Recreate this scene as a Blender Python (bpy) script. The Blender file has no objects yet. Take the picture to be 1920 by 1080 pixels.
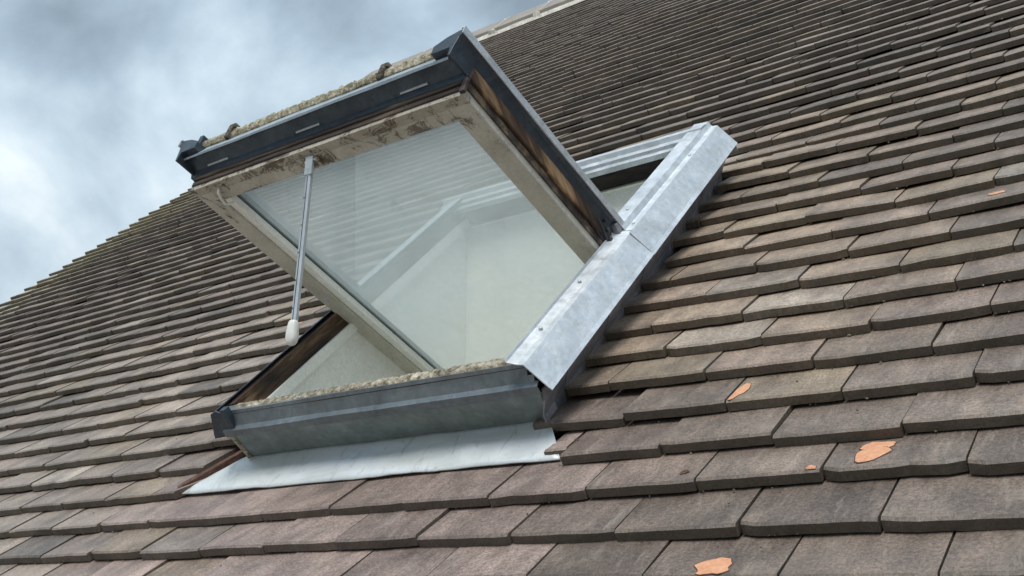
import bpy, bmesh, math, random
from mathutils import Matrix, Vector, noise
random.seed(7)
S = bpy.context.scene
COL = S.collection

# ------------------------------------------------------------------ roof frame
# Roof coordinates: u along the courses, v up the slope, w away from the tiles.
PITCH = math.radians(42.54)
LIFT = Vector((0, 0, 4.6))
ROOF = Matrix.Translation(LIFT) @ Matrix.Rotation(PITCH, 4, 'X')

# ------------------------------------------------------------------ camera
CR = Matrix(((0.7994147703504574, 0.4426413907387876, -0.4062076121271858),
             (-0.17077983240529507, -0.4808121534510237, -0.8600313493909906),
             (-0.5759950293091578, 0.7568938315883547, -0.3087741147064753)))
CT = Vector((0.1347099949980404, 0.36777894324352, 1.6275877161200067))
CF = 2000.976
cpos = -(CR.transposed() @ CT)
cam_d = bpy.data.cameras.new('camera')
cam = bpy.data.objects.new('camera', cam_d)
COL.objects.link(cam)
rot = Matrix((CR[0], -CR[1], -CR[2])).transposed().to_4x4()
cam.matrix_world = ROOF @ Matrix.Translation(cpos) @ rot
cam_d.sensor_width = 36.0
cam_d.lens = CF / 1920 * 36
cam_d.clip_start = 0.05
cam_d.clip_end = 3000
S.camera = cam

def px(p):
    c = CR @ Vector(p) + CT
    return (960 + CF * c.x / c.z, 540 + CF * c.y / c.z, c.z)

# ------------------------------------------------------------------ sky, sun, exposure
SUN_EL, SUN_AZ = math.radians(58), math.radians(160)     # azimuth measured from +Y towards +X
world = bpy.data.worlds.new('World')
S.world = world
world.use_nodes = True
nt = world.node_tree
nt.nodes.clear()
def wn(t, **k):
    n = nt.nodes.new(t)
    for a, b in k.items():
        setattr(n, a, b)
    return n
out = wn('ShaderNodeOutputWorld')
bgs = wn('ShaderNodeBackground'); bgc = wn('ShaderNodeBackground')
sky = wn('ShaderNodeTexSky', sky_type='NISHITA', sun_disc=False)
sky.sun_elevation = SUN_EL
sky.sun_rotation = SUN_AZ
nt.links.new(sky.outputs[0], bgs.inputs[0]); bgs.inputs[1].default_value = 0.10
tc = wn('ShaderNodeTexCoord')
mp = wn('ShaderNodeMapping'); mp.inputs['Location'].default_value = (-6.5, 5.0, 3.1); mp.inputs['Scale'].default_value = (1.0, 1.0, 1.5)
n1 = wn('ShaderNodeTexNoise'); n1.inputs['Scale'].default_value = 3.4; n1.inputs['Detail'].default_value = 10; n1.inputs['Roughness'].default_value = 0.53; n1.inputs['Distortion'].default_value = 0.35
n2 = wn('ShaderNodeTexNoise'); n2.inputs['Scale'].default_value = 1.5; n2.inputs['Detail'].default_value = 3
mx = wn('ShaderNodeMath', operation='MULTIPLY_ADD'); mx.inputs[1].default_value = 0.55
mh = wn('ShaderNodeMath', operation='MULTIPLY'); mh.inputs[1].default_value = 0.45
cr = wn('ShaderNodeValToRGB')
els = cr.color_ramp.elements
els[0].position = 0.44; els[0].color = (0.102, 0.130, 0.155, 1)
els[1].position = 0.665; els[1].color = (0.44, 0.47, 0.48, 1)
e = els.new(0.515); e.color = (0.175, 0.222, 0.262, 1)
e = els.new(0.60); e.color = (0.30, 0.355, 0.39, 1)
nt.links.new(tc.outputs['Generated'], mp.inputs[0])
nt.links.new(mp.outputs[0], n1.inputs['Vector']); nt.links.new(mp.outputs[0], n2.inputs['Vector'])
nt.links.new(n2.outputs[0], mh.inputs[0])
nt.links.new(n1.outputs[0], mx.inputs[0]); nt.links.new(mh.outputs[0], mx.inputs[2])
nt.links.new(mx.outputs[0], cr.inputs[0]); nt.links.new(cr.outputs[0], bgc.inputs[0])
sx = wn('ShaderNodeSeparateXYZ'); nt.links.new(tc.outputs['Generated'], sx.inputs[0])       # overcast sky: brighter towards the zenith
zr = wn('ShaderNodeMapRange'); zr.inputs[1].default_value = 0.0; zr.inputs[2].default_value = 1.0; zr.inputs[3].default_value = 0.70; zr.inputs[4].default_value = 1.9
nt.links.new(sx.outputs[2], zr.inputs[0]); nt.links.new(zr.outputs[0], bgc.inputs[1])
ms = wn('ShaderNodeMixShader'); ms.inputs[0].default_value = 0.93
nt.links.new(bgs.outputs[0], ms.inputs[1]); nt.links.new(bgc.outputs[0], ms.inputs[2])
nt.links.new(ms.outputs[0], out.inputs[0])

sl = bpy.data.lights.new('sun', 'SUN'); sl.energy = 1.5; sl.angle = math.radians(25); sl.color = (1.0, 0.965, 0.91)
so = bpy.data.objects.new('sun', sl); COL.objects.link(so)
sd = Vector((math.sin(SUN_AZ) * math.cos(SUN_EL), math.cos(SUN_AZ) * math.cos(SUN_EL), math.sin(SUN_EL)))
so.rotation_euler = sd.to_track_quat('Z', 'Y').to_euler()
so.location = (0, 0, 20)

S.render.engine = 'CYCLES'
S.view_settings.view_transform = 'Standard'
S.view_settings.look = 'None'
S.view_settings.gamma = 1
S.view_settings.use_curve_mapping = False
S.view_settings.exposure = 1.08
S.cycles.max_bounces = 12
S.cycles.diffuse_bounces = 8
S.cycles.transparent_max_bounces = 16

# ------------------------------------------------------------------ materials
class M:
    def __init__(s, name, rough=0.7, metal=0.0, spec=0.5):
        s.m = bpy.data.materials.new(name); s.m.use_nodes = True
        s.t = s.m.node_tree; s.t.nodes.clear()
        s.o = s.n('ShaderNodeOutputMaterial'); s.b = s.n('ShaderNodeBsdfPrincipled')
        s.b.inputs['Roughness'].default_value = rough; s.b.inputs['Metallic'].default_value = metal
        s.b.inputs['Specular IOR Level'].default_value = spec
        s.l(s.b.outputs[0], s.o.inputs[0])
        s.co = s.n('ShaderNodeTexCoord').outputs['Object']
    def n(s, t, **k):
        n = s.t.nodes.new(t)
        for a, b in k.items():
            setattr(n, a, b)
        return n
    def l(s, a, b): s.t.links.new(a, b)
    def noise(s, scale, detail=4, rough=0.55, vec=None, sc=None, off=None, dist=0.0):
        v = vec or s.co
        if sc or off is not None:
            mp = s.n('ShaderNodeMapping')
            if sc: mp.inputs['Scale'].default_value = sc
            s.l(v, mp.inputs[0])
            if off is not None: s.l(off, mp.inputs['Location'])
            v = mp.outputs[0]
        n = s.n('ShaderNodeTexNoise'); n.inputs['Scale'].default_value = scale; n.inputs['Detail'].default_value = detail
        n.inputs['Roughness'].default_value = rough; n.inputs['Distortion'].default_value = dist
        s.l(v, n.inputs['Vector']); return n.outputs[0]
    def ramp(s, f, stops):
        r = s.n('ShaderNodeValToRGB'); e = r.color_ramp.elements
        while len(e) < len(stops): e.new(0.5)
        for el, (p, c) in zip(e, stops):
            el.position = p; el.color = (*c, 1) if not isinstance(c, (int, float)) else (c, c, c, 1)
        s.l(f, r.inputs[0]); return r.outputs[0]
    def mix(s, f, a, b, mode='MIX'):
        x = s.n('ShaderNodeMix', data_type='RGBA', blend_type=mode)
        for i, v in ((0, f), (6, a), (7, b)):
            if isinstance(v, (int, float)): x.inputs[i].default_value = v
            elif isinstance(v, tuple): x.inputs[i].default_value = (*v, 1)
            else: s.l(v, x.inputs[i])
        return x.outputs[2]
    def math(s, op, a, b=0.0):
        x = s.n('ShaderNodeMath', operation=op)
        for i, v in ((0, a), (1, b)):
            if isinstance(v, (int, float)): x.inputs[i].default_value = v
            else: s.l(v, x.inputs[i])
        return x.outputs[0]
    def col(s, c):
        if isinstance(c, tuple): s.b.inputs['Base Color'].default_value = (*c, 1)
        else: s.l(c, s.b.inputs['Base Color'])
        return s
    def rough(s, f, a, b):
        s.l(s.ramp(f, [(0.3, a), (0.7, b)]), s.b.inputs['Roughness']); return s
    def bump(s, h, strength=0.3, dist=0.002):
        b = s.n('ShaderNodeBump'); b.inputs['Strength'].default_value = strength; b.inputs['Distance'].default_value = dist
        s.l(h, b.inputs['Height']); s.l(b.outputs[0], s.b.inputs['Normal']); return s

def tile_mat(name, single):
    m = M(name, 0.55, spec=0.55)
    geo = m.n('ShaderNodeNewGeometry')
    if single:
        oi = m.n('ShaderNodeObjectInfo')
        tint = oi.outputs['Color']
        off = m.n('ShaderNodeCombineXYZ')
        for i, k in enumerate((13.0, 29.0, 7.0)):
            m.l(m.math('MULTIPLY', oi.outputs['Random'], k), off.inputs[i])
        off = off.outputs[0]; base = m.co
    else:
        at = m.n('ShaderNodeAttribute', attribute_name='tint'); tint = at.outputs['Color']
        off = None; base = m.co
    big = m.noise(9, 5, 0.6, base, off=off)
    streak = m.noise(26, 5, 0.65, base, sc=(1.0, 0.22, 1.0), off=off)
    fine = m.noise(190, 3, 0.7, base, off=off)
    grit = m.noise(520, 2, 0.6, base, off=off)
    dustn = m.noise(15, 7, 0.7, base, sc=(1.0, 0.5, 1.0), off=off, dist=0.6)
    c = m.mix(1.0, tint, m.ramp(big, [(0.3, 0.62), (0.7, 1.28)]), 'MULTIPLY')
    c = m.mix(1.0, c, m.ramp(streak, [(0.25, 0.72), (0.75, 1.25)]), 'MULTIPLY')
    c = m.mix(1.0, c, m.ramp(fine, [(0.3, 0.55), (0.7, 1.45)]), 'MULTIPLY')
    c = m.mix(m.ramp(dustn, [(0.53, 0.0), (0.72, 0.42)]), c, (0.31, 0.26, 0.205))
    c = m.mix(m.ramp(m.noise(33, 6, 0.75, base, off=off), [(0.62, 0.0), (0.74, 0.5)]), c, (0.05, 0.048, 0.045))
    c = m.mix(m.ramp(m.noise(60, 4, 0.8, base, off=off), [(0.71, 0.0), (0.77, 0.55)]), c, (0.40, 0.39, 0.34))
    c = m.mix(1.0, c, m.ramp(grit, [(0.3, 0.82), (0.7, 1.16)]), 'MULTIPLY')
    scf = m.n('ShaderNodeMapping'); scf.inputs['Rotation'].default_value = (0, 0, -0.75); scf.inputs['Scale'].default_value = (1.0, 0.16, 1.0); m.l(base, scf.inputs[0])
    if off is not None: m.l(off, scf.inputs['Location'])
    sc2 = m.noise(46, 6, 0.75, scf.outputs[0], dist=0.4)
    c = m.mix(m.ramp(sc2, [(0.56, 0.0), (0.72, 0.42)]), c, (0.36, 0.325, 0.28))
    c = m.mix(m.ramp(m.noise(7, 4, 0.6, base, off=off, dist=0.8), [(0.52, 0.0), (0.70, 0.5)]), c, (0.075, 0.060, 0.050))
    # butts: shade put into the colour, along with dirt and moss
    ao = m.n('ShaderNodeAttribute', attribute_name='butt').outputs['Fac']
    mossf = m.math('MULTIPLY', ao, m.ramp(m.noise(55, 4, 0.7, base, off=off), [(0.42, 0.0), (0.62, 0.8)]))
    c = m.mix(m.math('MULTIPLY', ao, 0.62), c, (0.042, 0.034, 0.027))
    c = m.mix(m.math('MULTIPLY', mossf, 0.45), c, (0.050, 0.050, 0.026))
    m.col(c)
    m.rough(streak, 0.42, 0.7)
    h = m.math('ADD', m.math('MULTIPLY', fine, 0.6), m.math('ADD', m.math('MULTIPLY', grit, 0.3), streak))
    m.bump(h, 0.55, 0.0022)
    return m.m
TILE1 = tile_mat('clay_tile', True)
TILEN = tile_mat('clay_tile_field', False)

def metal(name, c, rough=0.42, met=0.85, spangle=0.25, dirt=(0.12, 0.12, 0.11), da=0.25, streakdir=(1, 0.12, 1)):
    m = M(name, rough, met)
    sp = m.n('ShaderNodeTexVoronoi'); sp.inputs['Scale'].default_value = 90; m.l(m.co, sp.inputs['Vector'])
    a = m.ramp(m.noise(14, 6, 0.65), [(0.3, 1 - spangle), (0.7, 1 + spangle * 0.6)])
    cc = m.mix(1.0, c, a, 'MULTIPLY')
    bw = m.n('ShaderNodeRGBToBW'); m.l(sp.outputs['Color'], bw.inputs[0])
    cc = m.mix(1.0, cc, m.ramp(bw.outputs[0], [(0.0, 1 - spangle * 0.5), (1.0, 1 + spangle * 0.35)]), 'MULTIPLY')
    cc = m.mix(m.ramp(m.noise(22, 7, 0.75, sc=streakdir, dist=0.4), [(0.54, 0.0), (0.76, da)]), cc, dirt)
    cc = m.mix(m.ramp(m.noise(150, 3, 0.7), [(0.68, 0.0), (0.76, 0.5)]), cc, dirt)
    run = m.noise(34, 8, 0.8, sc=(streakdir[0], streakdir[1] * .6, streakdir[2]), dist=0.2)
    cc = m.mix(m.ramp(run, [(0.60, 0.0), (0.70, 0.35)]), cc, tuple(min(1, x * 1.5 + .08) for x in c))
    scr = m.noise(300, 2, 0.5, sc=(1.0, 0.03, 1.0))
    cc = m.mix(m.ramp(scr, [(0.70, 0.0), (0.74, 0.4)]), cc, tuple(x * .5 for x in c))
    m.col(cc); m.rough(m.noise(30, 5, 0.6), rough - 0.12, rough + 0.2)
    m.bump(m.math('ADD', m.math('ADD', m.noise(9, 3), m.math('MULTIPLY', m.noise(40, 3), 0.25)), m.math('MULTIPLY', m.noise(160, 3), 0.12)), 0.5, 0.006)
    return m.m
ZINC = metal('bright_zinc', (0.58, 0.62, 0.655), 0.46, 0.6, 0.22, (0.30, 0.31, 0.32), 0.35)
SLATE_METAL = metal('slate_grey_metal', (0.175, 0.205, 0.225), 0.42, 0.55, 0.3, (0.19, 0.20, 0.19), 0.5)
NAVY_METAL = metal('dark_cover_metal', (0.060, 0.078, 0.100), 0.38, 0.6, 0.3, (0.16, 0.16, 0.15), 0.4)
UPSTAND = metal('weathered_upstand', (0.20, 0.235, 0.225), 0.5, 0.45, 0.3, (0.20, 0.22, 0.20), 0.6, (0.5, 1, 0.12))
LEADM = metal('grey_lead', (0.30, 0.295, 0.325), 0.5, 0.6, 0.35, (0.10, 0.095, 0.10), 0.6)
STEEL = metal('plated_steel', (0.50, 0.54, 0.57), 0.38, 0.45, 0.15, (0.12, 0.13, 0.14), 0.35, (1, 1, 0.15))

DRIP = metal('pale_drip_metal', (0.36, 0.42, 0.47), 0.45, 0.5, 0.2, (0.20, 0.21, 0.20), 0.4)
def apron_mat():
    m = M('apron_sheet', 0.45, 0.25)
    a = m.ramp(m.noise(4.5, 6, 0.6, sc=(0.5, 2.5, 1), dist=0.5), [(0.3, (0.50, 0.53, 0.51)), (0.52, (0.60, 0.64, 0.65)), (0.68, (0.68, 0.75, 0.82))])
    c = m.mix(m.ramp(m.noise(16, 7, 0.75, sc=(1.6, 0.9, 1), dist=1.5), [(0.54, 0.0), (0.68, 0.5)]), a, (0.28, 0.27, 0.23))
    c = m.mix(m.ramp(m.noise(120, 3, 0.8), [(0.62, 0.0), (0.72, 0.5)]), c, (0.20, 0.19, 0.17))
    m.col(c); m.rough(m.noise(20), 0.35, 0.6); m.bump(m.noise(14, 5, 0.6), 0.35, 0.006)
    return m.m
APRON = apron_mat()

def paint(name, c, peel=0.5, peelc=(0.055, 0.042, 0.032), lo=0.60, dirtc=(0.22, 0.205, 0.17), dirta=0.5, rough=0.6, wear=None):
    m = M(name, rough, spec=0.35)
    b = m.mix(m.ramp(m.noise(9, 6, 0.7), [(0.42, 0.0), (0.7, dirta)]), c, dirtc)
    b = m.mix(1.0, b, m.ramp(m.noise(120, 4, 0.7), [(0.3, 0.86), (0.7, 1.08)]), 'MULTIPLY')
    f = m.noise(17, 12, 0.84, dist=0.9)
    if wear:                                           # more weathered towards the exposed end of the sash
        sx = m.n('ShaderNodeSeparateXYZ'); m.l(m.co, sx.inputs[0])
        mr = m.n('ShaderNodeMapRange', interpolation_type='SMOOTHSTEP'); mr.inputs[1].default_value = wear[0]; mr.inputs[2].default_value = wear[1]; mr.inputs[3].default_value = 0.0; mr.inputs[4].default_value = wear[2]
        m.l(sx.outputs[2], mr.inputs[0]); f = m.math('ADD', f, mr.outputs[0])
    b = m.mix(m.ramp(f, [(lo, 0.0), (lo + 0.03, peel)]), b, peelc)
    b = m.mix(m.ramp(m.noise(75, 4, 0.8), [(0.68, 0.0), (0.72, 0.7)]), b, peelc)
    m.col(b); m.bump(m.math('ADD', f, m.math('MULTIPLY', m.noise(90, 3), 0.4)), 0.35, 0.003)
    return m.m
BEIGE = paint('beige_paint', (0.52, 0.505, 0.445), 0.85, lo=0.60, dirtc=(0.33, 0.31, 0.265), dirta=.7, wear=(0.36, 0.60, 0.08), peelc=(0.10, 0.08, 0.06))
BEIGE_OLD = paint('flaking_beige_paint', (0.42, 0.39, 0.325), 0.9, (0.085, 0.066, 0.05), lo=0.51, dirtc=(0.25, 0.22, 0.18))
WHITE = paint('white_lining_paint', (0.82, 0.82, 0.79), 0.35, (0.42, 0.40, 0.34), 0.66, (0.68, 0.68, 0.62), 0.5)
CREAM = paint('cream_plaster', (0.80, 0.79, 0.72), 0.25, (0.52, 0.50, 0.42), 0.60, (0.68, 0.67, 0.59), 0.6)
PLASTIC = M('white_plastic', 0.4); PLASTIC.col(PLASTIC.mix(PLASTIC.ramp(PLASTIC.noise(60), [(0.4, 0.0), (0.75, 0.6)]), (0.68, 0.68, 0.65), (0.45, 0.44, 0.40))); PLASTIC = PLASTIC.m

def wood(name, dark, mid, light, sc):
    m = M(name, 0.7, spec=0.3)
    g = m.noise(10, 7, 0.7, sc=sc, dist=1.2)
    b = m.noise(5, 4, 0.6, sc=tuple(0.3 + 0.7 * x for x in sc))
    c = m.ramp(b, [(0.36, dark), (0.52, mid), (0.64, light)])
    c = m.mix(1.0, c, m.ramp(g, [(0.3, 0.5), (0.7, 1.4)]), 'MULTIPLY')
    m.col(c); m.bump(g, 0.5, 0.003)
    return m.m
WOODV = wood('weathered_jamb_wood', (0.022, 0.015, 0.013), (0.075, 0.045, 0.028), (0.27, 0.17, 0.095), (6, 0.7, 6))
WOODU = wood('dark_head_wood', (0.022, 0.019, 0.020), (0.036, 0.029, 0.028), (0.07, 0.052, 0.042), (0.7, 6, 6))
WOODS = wood('sash_edge_wood', (0.030, 0.018, 0.014), (0.09, 0.055, 0.034), (0.36, 0.235, 0.13), (6, 6, 0.7))
WOODB = wood('sash_rail_wood', (0.028, 0.021, 0.020), (0.07, 0.055, 0.045), (0.20, 0.15, 0.10), (0.7, 6, 6))

def lichen(name, base, a, b):
    m = M(name, 0.95, spec=0.1)
    c = m.ramp(m.noise(70, 6, 0.75), [(0.36, base), (0.5, a), (0.62, b)])
    c = m.mix(1.0, c, m.ramp(m.noise(14, 4, 0.6), [(0.3, 0.65), (0.7, 1.25)]), 'MULTIPLY')
    m.col(c); m.bump(m.noise(140, 4, 0.8), 1.0, 0.006)
    return m.m
LICHEN = lichen('lichen_crust', (0.13, 0.115, 0.07), (0.36, 0.325, 0.23), (0.62, 0.58, 0.49))
GRIT = lichen('gritty_seal', (0.12, 0.10, 0.075), (0.34, 0.305, 0.235), (0.58, 0.54, 0.44))
CRUMB = lichen('moss_and_grit', (0.06, 0.06, 0.03), (0.16, 0.14, 0.08), (0.36, 0.33, 0.26))
CLIP = lichen('grimy_clip', (0.05, 0.045, 0.035), (0.13, 0.12, 0.095), (0.28, 0.26, 0.21))
MORTAR = lichen('pale_mortar', (0.46, 0.44, 0.39), (0.58, 0.56, 0.50), (0.68, 0.66, 0.60))
RIDGE = M('ridge_clay', 0.8, spec=0.2); RIDGE.col(RIDGE.ramp(RIDGE.noise(6, 5, 0.6), [(0.3, (0.23, 0.21, 0.19)), (0.7, (0.31, 0.285, 0.255))])).bump(RIDGE.noise(60), 0.3, 0.004); RIDGE = RIDGE.m
SPALL = M('fresh_clay', 0.85, spec=0.2); SPALL.col(SPALL.ramp(SPALL.noise(90, 5, 0.7), [(0.3, (0.47, 0.22, 0.125)), (0.55, (0.57, 0.30, 0.18)), (0.75, (0.62, 0.38, 0.25))])).bump(SPALL.noise(160), 0.5, 0.002); SPALL = SPALL.m
BROKEN = M('broken_clay', 0.85, spec=0.2); BROKEN.col(BROKEN.ramp(BROKEN.noise(50, 5, 0.7), [(0.3, (0.05, 0.028, 0.022)), (0.6, (0.12, 0.068, 0.052)), (0.75, (0.20, 0.14, 0.11))])).bump(BROKEN.noise(120), 0.6, 0.003); BROKEN = BROKEN.m
BRICK = M('brown_brick', 0.85); BRICK.col(BRICK.ramp(BRICK.noise(5, 6, 0.7), [(0.3, (0.16, 0.09, 0.06)), (0.7, (0.26, 0.15, 0.10))])); BRICK = BRICK.m
GROUND = M('pale_bounce_gravel', 0.95, spec=0.1); GROUND.col(GROUND.ramp(GROUND.noise(0.8, 8, 0.7), [(0.3, (0.26, 0.245, 0.215)), (0.7, (0.36, 0.34, 0.30))])); GROUND = GROUND.m  # unseen ground, made pale to bounce light up under the sash
BLACK = M('dark_void_felt', 0.9); BLACK.col((0.015, 0.015, 0.016)); BLACK = BLACK.m

def glass_mat():
    m = M('dusty_glass'); t = m.t
    t.nodes.remove(m.b)
    tr = m.n('ShaderNodeBsdfTransparent'); tr.inputs[0].default_value = (0.965, 0.972, 0.965, 1)
    gl = m.n('ShaderNodeBsdfGlossy'); gl.inputs['Roughness'].default_value = 0.02; gl.inputs[0].default_value = (0.92, 0.97, 0.97, 1)
    df = m.n('ShaderNodeBsdfDiffuse'); df.inputs[0].default_value = (0.64, 0.68, 0.69, 1)
    lw = m.n('ShaderNodeLayerWeight'); lw.inputs[0].default_value = 0.5
    fr = m.n('ShaderNodeMath', operation='MULTIPLY_ADD'); m.l(m.math('POWER', lw.outputs['Facing'], 4.6), fr.inputs[0]); fr.inputs[1].default_value = 0.95; fr.inputs[2].default_value = 0.045
    a = m.n('ShaderNodeMixShader'); m.l(fr.outputs[0], a.inputs[0]); m.l(tr.outputs[0], a.inputs[1]); m.l(gl.outputs[0], a.inputs[2])
    tl = m.n('ShaderNodeBsdfTranslucent'); tl.inputs[0].default_value = (0.76, 0.82, 0.83, 1)
    dd = m.n('ShaderNodeMixShader'); dd.inputs[0].default_value = 0.6; m.l(df.outputs[0], dd.inputs[1]); m.l(tl.outputs[0], dd.inputs[2])
    dust = m.ramp(m.math('ADD', m.math('MULTIPLY', m.noise(4, 7, 0.65, dist=0.5), 0.6), m.math('MULTIPLY', m.noise(22, 8, 0.75, dist=1.2), 0.4)), [(0.35, 0.13), (0.68, 0.31)])
    spots = m.ramp(m.noise(70, 3, 0.8), [(0.70, 0.0), (0.76, 0.6)])
    d = m.math('MAXIMUM', dust, spots)
    b = m.n('ShaderNodeMixShader'); m.l(d, b.inputs[0]); m.l(a.outputs[0], b.inputs[1]); m.l(dd.outputs[0], b.inputs[2])
    m.l(b.outputs[0], m.o.inputs[0])
    return m.m
GLASS = glass_mat()

# ------------------------------------------------------------------ object helpers
WM = {}
def link(name, data, parent=None, mw=None, **props):
    o = bpy.data.objects.new(name, data); COL.objects.link(o)
    mw = ROOF if mw is None else mw
    if parent is not None:
        o.parent = parent
        o.matrix_basis = WM[parent.name].inverted() @ mw
    else:
        o.matrix_basis = mw
    WM[o.name] = mw.copy()
    for k, v in props.items(): o[k] = v
    return o
def mesh(name, V, F, mat, smooth=False):
    me = bpy.data.meshes.new(name); me.from_pydata([tuple(v) for v in V], [], F); me.update()
    bm = bmesh.new(); bm.from_mesh(me); bmesh.ops.recalc_face_normals(bm, faces=bm.faces); bm.to_mesh(me); bm.free()
    if mat: me.materials.append(mat)
    if smooth:
        for p in me.polygons: p.use_smooth = True
    return me
def finish(o, bevel=0.0, seg=2):
    if bevel:
        b = o.modifiers.new('bevel', 'BEVEL'); b.width = bevel; b.segments = seg; b.limit_method = 'ANGLE'; b.angle_limit = math.radians(30)
    return o
class G:
    """gathers shapes in roof coordinates into one mesh"""
    def __init__(s, xf=None): s.V = []; s.F = []; s.xf = xf or (lambda p: p)
    def add(s, V, F):
        b = len(s.V); s.V += [s.xf(v) for v in V]; s.F += [tuple(i + b for i in f) for f in F]; return s
    def box(s, a, b):
        x0, y0, z0 = a; x1, y1, z1 = b
        return s.add([(x0, y0, z0), (x1, y0, z0), (x1, y1, z0), (x0, y1, z0), (x0, y0, z1), (x1, y0, z1), (x1, y1, z1), (x0, y1, z1)],
                     [(0, 3, 2, 1), (4, 5, 6, 7), (0, 1, 5, 4), (1, 2, 6, 5), (2, 3, 7, 6), (3, 0, 4, 7)])
    def prism(s, prof, axis, a, b, n=1, wob=0.0, sa=None):
        """closed profile (two coords) extruded along axis a..b; axis 0=u,1=v,2=w"""
        k = len(prof); V = []
        for i in range(n + 1):
            tt = a + (b - a) * i / n
            for j, (p, q) in enumerate(prof):
                d = wob * (noise.noise(Vector((tt * 7, j * 3.1, 1.7))))
                c = [0, 0, 0]; oth = [x for x in (0, 1, 2) if x != axis]
                c[axis] = tt; c[oth[0]] = p + d; c[oth[1]] = q + d
                V.append(tuple(c))
        F = [tuple(range(k))[::-1], tuple(n * k + j for j in range(k))]
        for i in range(n):
            for j in range(k):
                F.append((i * k + j, i * k + (j + 1) % k, (i + 1) * k + (j + 1) % k, (i + 1) * k + j))
        return s.add(V, F)
    def sheet(s, line, axis, a, b, t, n=1, wob=0.0):
        """open polyline given thickness t then extruded"""
        P = [Vector(p) for p in line]; up = []; dn = []
        for i, p in enumerate(P):
            d = (P[min(i + 1, len(P) - 1)] - P[max(i - 1, 0)]).normalized(); nn = Vector((-d.y, d.x)) * t / 2
            up.append(tuple(p + nn)); dn.append(tuple(p - nn))
        return s.prism(up + dn[::-1], axis, a, b, n, wob)
    def tube(s, pts, r, n=10, cap=True):
        pts = [Vector(p) for p in pts]; rs = r if isinstance(r, (list, tuple)) else [r] * len(pts); V = []; F = []
        for i, p in enumerate(pts):
            d = (pts[min(i + 1, len(pts) - 1)] - pts[max(i - 1, 0)]).normalized()
            a = d.orthogonal().normalized(); b = d.cross(a)
            if i and a.dot(pa) < 0.9:
                a = (pa - d * pa.dot(d)).normalized(); b = d.cross(a)
            pa = a
            for k in range(n):
                th = 2 * math.pi * k / n; V.append(tuple(p + (a * math.cos(th) + b * math.sin(th)) * rs[i]))
        for i in range(len(pts) - 1):
            for k in range(n): F.append((i * n + k, i * n + (k + 1) % n, (i + 1) * n + (k + 1) % n, (i + 1) * n + k))
        if cap: F += [tuple(range(n))[::-1], tuple((len(pts) - 1) * n + k for k in range(n))]
        return s.add(V, F)
    def make(s, name, mat, parent, bevel=0.0, smooth=False, **props):
        return finish(link(name, mesh(name, s.V, s.F, mat, smooth), parent, **props), bevel)

# ------------------------------------------------------------------ ground
g = G(); g.add([(-900, -900, 0), (900, -900, 0), (900, 900, 0), (-900, 900, 0)], [(0, 1, 2, 3)])
link('ground', mesh('ground', g.V, g.F, GROUND), None, Matrix.Identity(4), kind='structure')

# ------------------------------------------------------------------ house
GA = 0.10734; PW = 0.2
UV0, UR1 = -5.757, 2.9
VR = 6.706; VA = 6.95                       # last course, apex
K0, K1 = -24, 61
house = link('house', None, None, Matrix.Translation((-1.4, 0, 0)),
             label='house with a weathered plain clay tile roof around the open roof window', category='house', kind='thing')
VE = K0 * GA
# deck under the tiles, with the window opening left out
d = G()
OU0, OU1, OV0, OV1 = -1.12, -0.255, 0.335, 1.45
for a, b, c2, d2 in ((UV0 + .02, OU0, VE + .05, VA), (OU1, UR1 - .02, VE + .05, VA), (OU0, OU1, VE + .05, OV0), (OU0, OU1, OV1, VA)):
    d.box((a, c2, -0.16), (b, d2, -0.075))
d.make('roof', BLACK, house)
# walls (world axes)
def wpt(v, w): 
    p = ROOF @ Vector((0, v, w)); return p.y, p.z
ya, za = wpt(VA, -0.16); ye, ze = wpt(VE + 0.3, -0.16)
yb = ya + (ya - ye)
w = G(); w.box((UV0 + .12, ye, 0), (UR1 - .12, ye + .28, ze - .02)); w.box((UV0 + .12, yb - .28, 0), (UR1 - .12, yb, ze - .02))
I4 = Matrix.Identity(4)
link('wall', mesh('wall', w.V, w.F, BRICK), house, I4)
for x0 in (UV0 + .10, UR1 - .38):
    w = G(); w.prism([(ye + .002, 0), (yb - .002, 0), (yb - .002, ze - .03), (ya, za - .05), (ye + .002, ze - .03)], 0, x0, x0 + .28)
    link('gable_wall', mesh('gable_wall', w.V, w.F, BRICK), house, I4)
REAR = Matrix.Translation((0, 2 * ya, 0)) @ Matrix.Diagonal((1, -1, 1, 1)) @ ROOF
w = G(); w.box((UV0, VE, -0.16), (UR1, VA, -0.02))
link('rear_roof_slope', mesh('rear_roof_slope', w.V, w.F, TILEN), house, REAR)

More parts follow.
